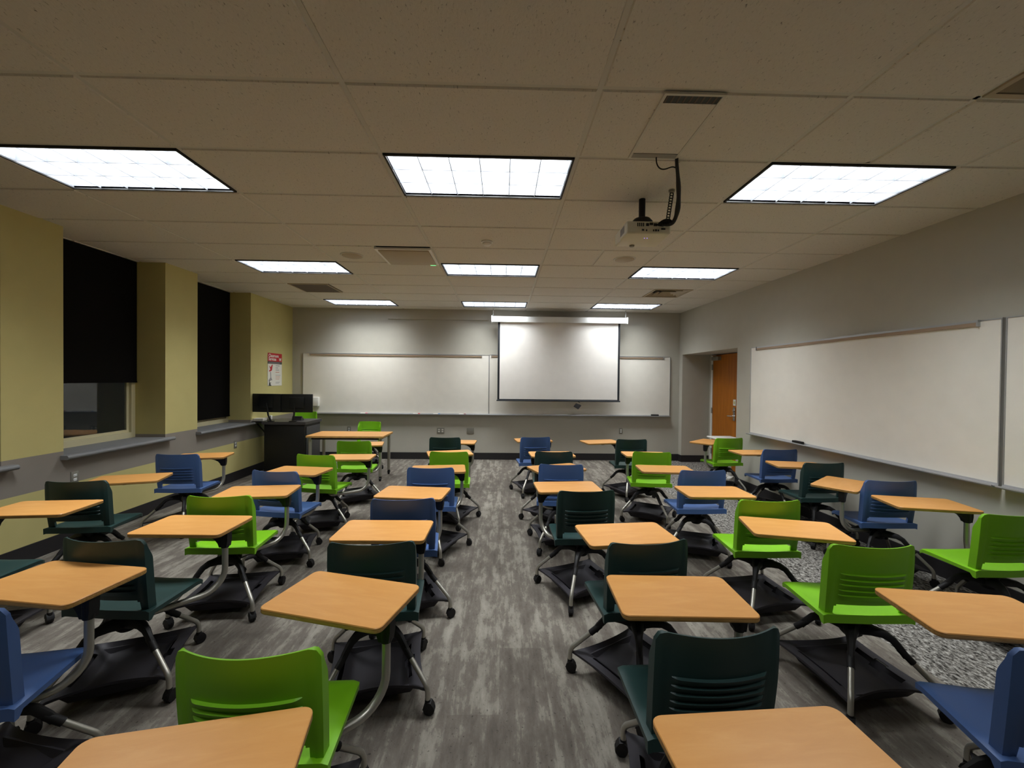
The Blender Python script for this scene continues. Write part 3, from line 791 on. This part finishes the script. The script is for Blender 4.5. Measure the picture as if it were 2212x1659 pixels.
def frame_mesh():
    mb = MB()
    mb.lathe([(.075, .412), (.07, .39), (.048, .36), (.045, .33), (.05, .30), (.035, .285)], 'black', 20)
    for q in range(4):
        a = math.radians(45+90*q); c, s_ = math.cos(a), math.sin(a)
        path = [(.02, .330, .050, .030), (.08, .338, .042, .024), (.13, .335, .030, .019), (.165, .318, .024, .017), (.20, .278, .019, .016), (.218, .250, .017, .015)]
        vs = []
        for k, (r, z, wd, ht) in enumerate(path):
            r2, z2 = path[min(k+1, 5)][:2]; r1, z1_ = path[max(k-1, 0)][:2]
            tx, tz = r2-r1, z2-z1_; l = math.hypot(tx, tz); nx, nz = -tz/l, tx/l
            for (p_, h_) in [(-1, -.6), (-1, .4), (-.5, 1), (.5, 1), (1, .4), (1, -.6), (.5, -1), (-.5, -1)]:
                rr = r+nx*h_*ht; zz = z+nz*h_*ht; side = p_*wd
                vs.append((c*rr-s_*side*.7, s_*rr+c*side*.7, zz))
        n = 8; fs = [(k*n+i, k*n+(i+1) % n, (k+1)*n+(i+1) % n, (k+1)*n+i) for k in range(5) for i in range(n)]
        mb.add(vs, fs+[list(range(n))[::-1], list(range(5*n, 6*n))], 'black', True)
    return mb.mesh('base_frame', 45)

def leg_mesh():
    # along +x; rotated for each corner
    mb = MB()
    pts = [(.205, 0, .268), (.33, 0, .150)]
    for k in range(7):
        t = k/6; p0, p1, p2 = Vector((.33, 0, .150)), Vector((.352, 0, .129)), Vector((.354, 0, .10))
        pts.append(p0.lerp(p1, t).lerp(p1.lerp(p2, t), t))
    pts += [(.354, 0, .062)]
    mb.tube(pts, .0125, 'tubem', 12)
    return mb.mesh('leg', 50)
def sleeve_mesh():
    mb = MB(); mb.tube([(.19, 0, .283), (.243, 0, .232)], .0165, 'black', 12); return mb.mesh('leg_sleeve', 50)
def caster_mesh():
    mb = MB(); z = .028
    for dx in (-1, 1): mb.lathe([(.0265, dx*.008-.007), (.028, dx*.008-.004), (.028, dx*.008+.004), (.0265, dx*.008+.007)], 'black', 22, (.354, .008, z), 'x')
    P = [(-.022, .030), (-.016, .050), (0, .066), (.018, .062), (.030, .045), (.033, .030)]
    mb.prism(P, .354-.018, .354+.018, 'black', 'x')
    mb.tube([(.354, 0, .05), (.354, 0, .072)], .014, 'black', 12)
    return mb.mesh('caster', 40)

def tray_mesh():
    nu, nv = 44, 40; mb = MB()
    def pt(i, j):
        u = -1+2*i/nu; v = -1+2*j/nv
        # corners reach the legs, edges are pulled in
        x = u*(.245-.020*(1-v*v)); y = v*(.245-.050*(1-u*u)**.8)
        z = .118
        au, av = abs(u), abs(v)
        if au < .80: 
            q = min(1, (.80-au)/.28); q = q*q*(3-2*q); z -= .045*q*(1-av**6)
        if av > .82 and au < .9: z += .014*((av-.82)/.18)*(1-au**2)
        return x, y, z
    def keep(i, j):
        u = -1+2*(i+.5)/nu; v = -1+2*(j+.5)/nv
        if .70 < u < .78 and abs(v) < .62: return False
        if .62 < u < .86 and abs(v) < .16: return False
        if -.80 < u < -.72 and abs(v) < .62: return False
        return True
    def bot(i, j):
        x, y, z = pt(i, j); t = .005
        if j in (0, nv) or i in (0, nu): return (x*1.0, y*1.0, z-.012)
        return (x, y, z-t)
    mb.shell(lambda i, j: pt(i, j), bot, nu, nv, 'tray', keep)
    # lower tub below the rim
    A = [(-.20, -.185), (.20, -.185), (.20, .185), (-.20, .185)]; B2 = [(-.17, -.15), (.17, -.15), (.17, .15), (-.17, .15)]
    vs = [(x, y, .108) for x, y in A]+[(x, y, .048) for x, y in B2]+[(x*.96, y*.96, .108) for x, y in A]+[(x*.96, y*.96, .053) for x, y in B2]
    fs = [(k, (k+1) % 4, 4+(k+1) % 4, 4+k) for k in range(4)]+[(4, 5, 6, 7)]+[(8+k, 12+k, 12+(k+1) % 4, 8+(k+1) % 4) for k in range(4)]+[(15, 14, 13, 12)]+[(k, 8+k, 8+(k+1) % 4, (k+1) % 4) for k in range(4)]
    mb.add(vs, fs, 'tray')
    return mb.mesh('tray', 40)

SEAT = {c: seat_mesh(c) for c in ('green', 'blue', 'dark')}
BACK = {c: back_mesh(c) for c in ('green', 'blue', 'dark')}
TOP = top_mesh(); BRK = {'R': bracket_mesh(1), 'L': bracket_mesh(-1)}
FRM, LEG, SLV, CST, TRY = frame_mesh(), leg_mesh(), sleeve_mesh(), caster_mesh(), tray_mesh()
HUB = .115

def rot2(x, y, a): return x*math.cos(a)-y*math.sin(a), x*math.sin(a)+y*math.cos(a)

def chair(label, col, x, y, yaw, base, desk=None, hand='R', name='tablet_chair', cat='chair', group='tablet-arm chairs', casters=None):
    a = math.radians(yaw); t = thing(name, label, cat, (x, y, 0), a, group)
    link('seat', SEAT[col], t); link('backrest', BACK[col], t)
    hub = (0, HUB)
    b = math.radians(base)-a
    link('base_frame', FRM, t, (hub[0], hub[1], 0), b); link('tray', TRY, t, (hub[0], hub[1], 0), b)
    for q in range(4):
        aa = b+math.radians(45+90*q)
        l = link('leg', LEG, t, (hub[0], hub[1], 0), aa)
        link('leg_sleeve', SLV, l); 
        c = link('caster', CST, l)
        # swivel the caster about its own stem
        w = random.uniform(-2.6, 2.6)
        S = Matrix.Translation((.354, 0, 0)) @ Matrix.Rotation(w, 4, 'Z') @ Matrix.Translation((-.354, 0, 0)); c.matrix_local = S
    if desk:
        dx, dy, da = desk; da = math.radians(da)
        lx, ly = rot2(dx-x, dy-y, -a)          # desk centre in chair space
        tp = link('tabletop', TOP, t, (lx, ly, 0), da-a); link('bracket', BRK[hand], tp, label='black bracket')
        s = 1 if hand == 'R' else -1
        px, py = rot2(s*PX, PYL, da-a); px += lx; py += ly
        tx, ty = s*.06, HUB+.02
        dv = Vector((tx-px, ty-py, 0)); d = dv.normalized()
        zb, rb = .345, .125
        pts = [Vector((px, py, .66)), Vector((px, py, zb+rb))]
        for k in range(1, 9):
            q = PI/2*k/8; pts.append(Vector((px, py, zb+rb))+d*rb*(1-math.cos(q))+Vector((0, 0, -rb*math.sin(q))))
        pts.append(Vector((tx, ty, zb-.0)))
        mb = MB(); mb.tube(pts, .0165, 'tubem', 16); mb.build('desk_arm', t)
        mb = MB(); mb.lathe([(.024, .69), (.024, .61), (.021, .595)], 'black', 20, (px, py, 0)); mb.build('arm_sleeve', t)
    return t

CH = {
    'c3a': ('dark', 'R', (0.719, 1.352, 3.5), (0.757, 1.761, -2.1)),
    'c3b': ('dark', 'R', (0.752, 2.097, 7.9), (0.748, 2.472, 6.0)),
    'c3c': ('dark', 'L', (0.629, 3.054, 4.2), (0.564, 3.557, 3.8)),
    'c3d': ('blue', 'L', (0.574, 3.991, -2.7), (0.571, 4.312, 20.2)),
    'c3e': ('dark', 'L', (0.592, 4.698, -0.5), (0.616, 5.12, 4.1)),
    'c3f': ('blue', 'R', (0.476, 5.859, 8.6), (0.476, 6.305, 8.3)),
    'c4a': ('blue', 'R', (1.798, 1.213, -9.8), (1.909, 1.615, -8.1)),
    'c4b': ('green', 'R', (1.87, 2.052, -1.8), (1.835, 2.567, -13.9)),
    'c4c': ('green', 'R', (1.852, 2.828, -0.5), (1.768, 3.419, -0.9)),
    'c4d': ('blue', 'R', (1.845, 3.767, 1.5), (1.703, 4.295, -5.0)),
    'c4e': ('green', 'L', (1.718, 4.715, -6.2), (1.792, 5.148, -2.9)),
    'c4f': ('dark', 'R', (1.796, 5.714, 1.9), (1.474, 6.182, 13.2)),
    'c5a': ('green', 'R', (3.222, 2.543, 1.1), (3.246, 3.115, -12.0)),
    'c5b': ('blue', 'L', (3.256, 3.405, -2.3), (3.095, 3.715, 38.0)),
    'c5c': ('dark', 'R', (3.269, 4.146, 2.1), (3.295, 4.558, -10.0)),
    'c5d': ('blue', 'R', (3.362, 4.95, 1.8), (3.296, 5.341, 1.5)),
    'c5e': ('green', 'L', (3.267, 5.91, 7.1), (3.134, 6.265, 42.4)),
    'c2a': ('green', 'R', (-0.75, 1.263, 0.5), (-0.654, 1.75, -15.4)),
    'c2b': ('dark', 'R', (-0.64, 2.081, 2.7), (-0.702, 2.52, -0.5)),
    'c2c': ('blue', 'R', (-0.662, 2.828, 4.3), (-0.704, 3.358, -6.3)),
    'c2d': ('blue', 'R', (-0.646, 3.814, -0.4), (-0.638, 4.242, 6.9)),
    'c2e': ('green', 'R', (-0.585, 4.647, -0.0), (-0.64, 5.148, 14.6)),
    'c2f': ('dark', 'R', (-0.783, 5.769, 0.4), (-0.645, 6.063, -2.6)),
    'c1a': ('blue', 'R', (-1.928, 1.45, 9.7), (-1.961, 1.887, -8.6)),
    'c1b': ('dark', 'R', (-1.975, 2.117, -4.5), (-1.894, 2.605, -1.2)),
    'c1c': ('green', 'R', (-1.918, 2.88, 1.7), (-1.943, 3.375, 6.7)),
    'c1d': ('blue', 'R', (-1.958, 3.646, -8.6), (-1.987, 4.128, -8.2)),
    'c1e': ('green', 'R', (-1.953, 4.419, -9.8), (-1.757, 4.845, 3.2)),
    'c1f': ('green', 'R', (-1.892, 5.38, 2.2), (-1.92, 5.809, 11.4)),
    'c0a': ('dark', 'L', (-3.13, 2.36, 0.0), (-3.16, 2.93, 5.0)),
    'c0b': ('dark', 'L', (-3.253, 3.264, 5.5), (-3.306, 3.769, 17.7)),
    'c0c': ('blue', 'R', (-3.363, 4.398, 2.2), (-3.442, 4.875, 12.6)),
    'x1': ('dark', 'R', (-0.74, 0.42, 0.0), (-0.746, 0.948, 11.0)),
    'x2': ('dark', 'R', (0.69, 0.44, 0.0), (0.691, 0.966, 3.3)),
}
BASE = dict(c3a=-16, c3b=31, c3c=23, c3d=7, c3e=45, c3f=18, c4a=25, c4b=5, c4c=8, c4d=-20, c4e=-31, c4f=25, c5a=20, c5b=-12, c5c=8, c5d=40,
            c5e=-20, c2a=8, c2b=13, c2c=25, c2d=-24, c2e=-22, c2f=15, c1a=-12, c1b=22, c1c=8, c1d=16, c1e=18, c1f=30, c0a=12, c0b=35, c0c=-12, x1=10, x2=5)
cname = {'dark': 'dark green', 'blue': 'blue', 'green': 'lime green'}
LAB = {
    'c0a': 'dark green tablet chair at the left edge, only its seat edge and desktop visible',
    'c0b': 'dark green tablet chair standing under the nearer full window by the grey band',
    'c0c': 'blue tablet chair farthest back in the column along the window wall',
    'c1a': 'blue tablet chair cut off at the bottom left corner, near the window side',
    'c1b': 'dark green tablet chair directly behind the blue one at bottom left, beside a green one',
    'c1c': 'lime green tablet chair third from the camera in the second column from the windows',
    'c1d': 'blue tablet chair between two lime green ones in the second column from the windows',
    'c1e': 'lime green tablet chair second farthest in the second column from the windows',
    'c1f': 'lime green tablet chair standing just in front of the wooden table by the lectern',
    'x1': 'tablet chair at the bottom edge left of the aisle, only its desktop in view',
    'c2a': 'lime green tablet chair nearest the camera on the left side of the aisle',
    'c2b': 'dark green tablet chair second from the camera on the left of the aisle',
    'c2c': 'blue tablet chair third from the camera on the left of the aisle',
    'c2d': 'blue tablet chair fourth from the camera on the left of the aisle',
    'c2e': 'lime green tablet chair second farthest on the left of the aisle',
    'c2f': 'dark green tablet chair farthest away on the left of the aisle',
    'x2': 'tablet chair at the bottom right of the aisle, only its large desktop in view',
    'c3a': 'dark green tablet chair nearest the camera on the right side of the aisle',
    'c3b': 'dark green tablet chair second from the camera on the right of the aisle',
    'c3c': 'dark green tablet chair with left-hand arm, third from the camera right of the aisle',
    'c3d': 'blue tablet chair fourth from the camera on the right of the aisle',
    'c3e': 'dark green tablet chair second farthest on the right of the aisle',
    'c3f': 'blue tablet chair farthest away on the right of the aisle',
    'c4a': 'blue tablet chair cut off at the bottom right corner',
    'c4b': 'lime green tablet chair with all back slots visible, right of the aisle near the bottom',
    'c4c': 'lime green tablet chair third nearest in the second column from the right wall',
    'c4d': 'blue tablet chair fourth nearest in the second column from the right wall',
    'c4e': 'lime green tablet chair second farthest in the second column from the right wall',
    'c4f': 'dark green tablet chair farthest in the second column from the right wall, desktop swung left',
    'c5a': 'lime green tablet chair nearest along the right wall, cut by the right edge',
    'c5b': 'blue tablet chair second nearest along the right wall, its desktop turned diagonally',
    'c5c': 'dark green tablet chair in the middle of the column along the right wall',
    'c5d': 'blue tablet chair second farthest along the right wall',
    'c5e': 'lime green tablet chair farthest along the right wall, in front of the door alcove',
}
for k, (col, hand, c, dsk) in CH.items():
    chair(LAB[k], col, c[0], c[1], c[2], BASE[k], dsk, hand)
chair('lime green chair without desktop behind the wooden table, facing the room', 'green', -2.43, 7.72, 172, 20, None, 'R', 'mobile_chair', 'chair', None)

# green stool behind the lectern
t = thing('stool', 'lime green high-backed stool behind the lectern, only its back visible', 'stool', (-3.74, 8.02, 0), PI)
so = link('seat', SEAT['green'], t, (0, 0, .15)); link('backrest', BACK['green'], t, (0, 0, .15))
mb = MB()
for q in range(4):
    a = math.radians(45+90*q); c, s_ = math.cos(a), math.sin(a)
    mb2 = MB(); mb2.tube([(.05*c, .2+0.05*s_, .56), (.24*c, .2+.24*s_, .0)], .012, 'tubem', 10); mb2.build('leg', t)
mb.lathe([(.08, .562), (.07, .54), (.04, .52)], 'black', 20, (0, .2, 0)); mb.build('hub', t)

# ------------------------------------------------------------------ world and view
w = bpy.data.worlds.new('night'); SC.world = w; w.use_nodes = True
w.node_tree.nodes['Background'].inputs[0].default_value = (.004, .005, .006, 1); w.node_tree.nodes['Background'].inputs[1].default_value = 1
SC.view_settings.view_transform = 'Standard'; SC.view_settings.look = 'None'; SC.view_settings.gamma = 1; SC.view_settings.use_curve_mapping = False
SC.view_settings.exposure = 0.25
SC.cycles.use_denoising = True
SC.cycles.max_bounces = 8; SC.cycles.diffuse_bounces = 5
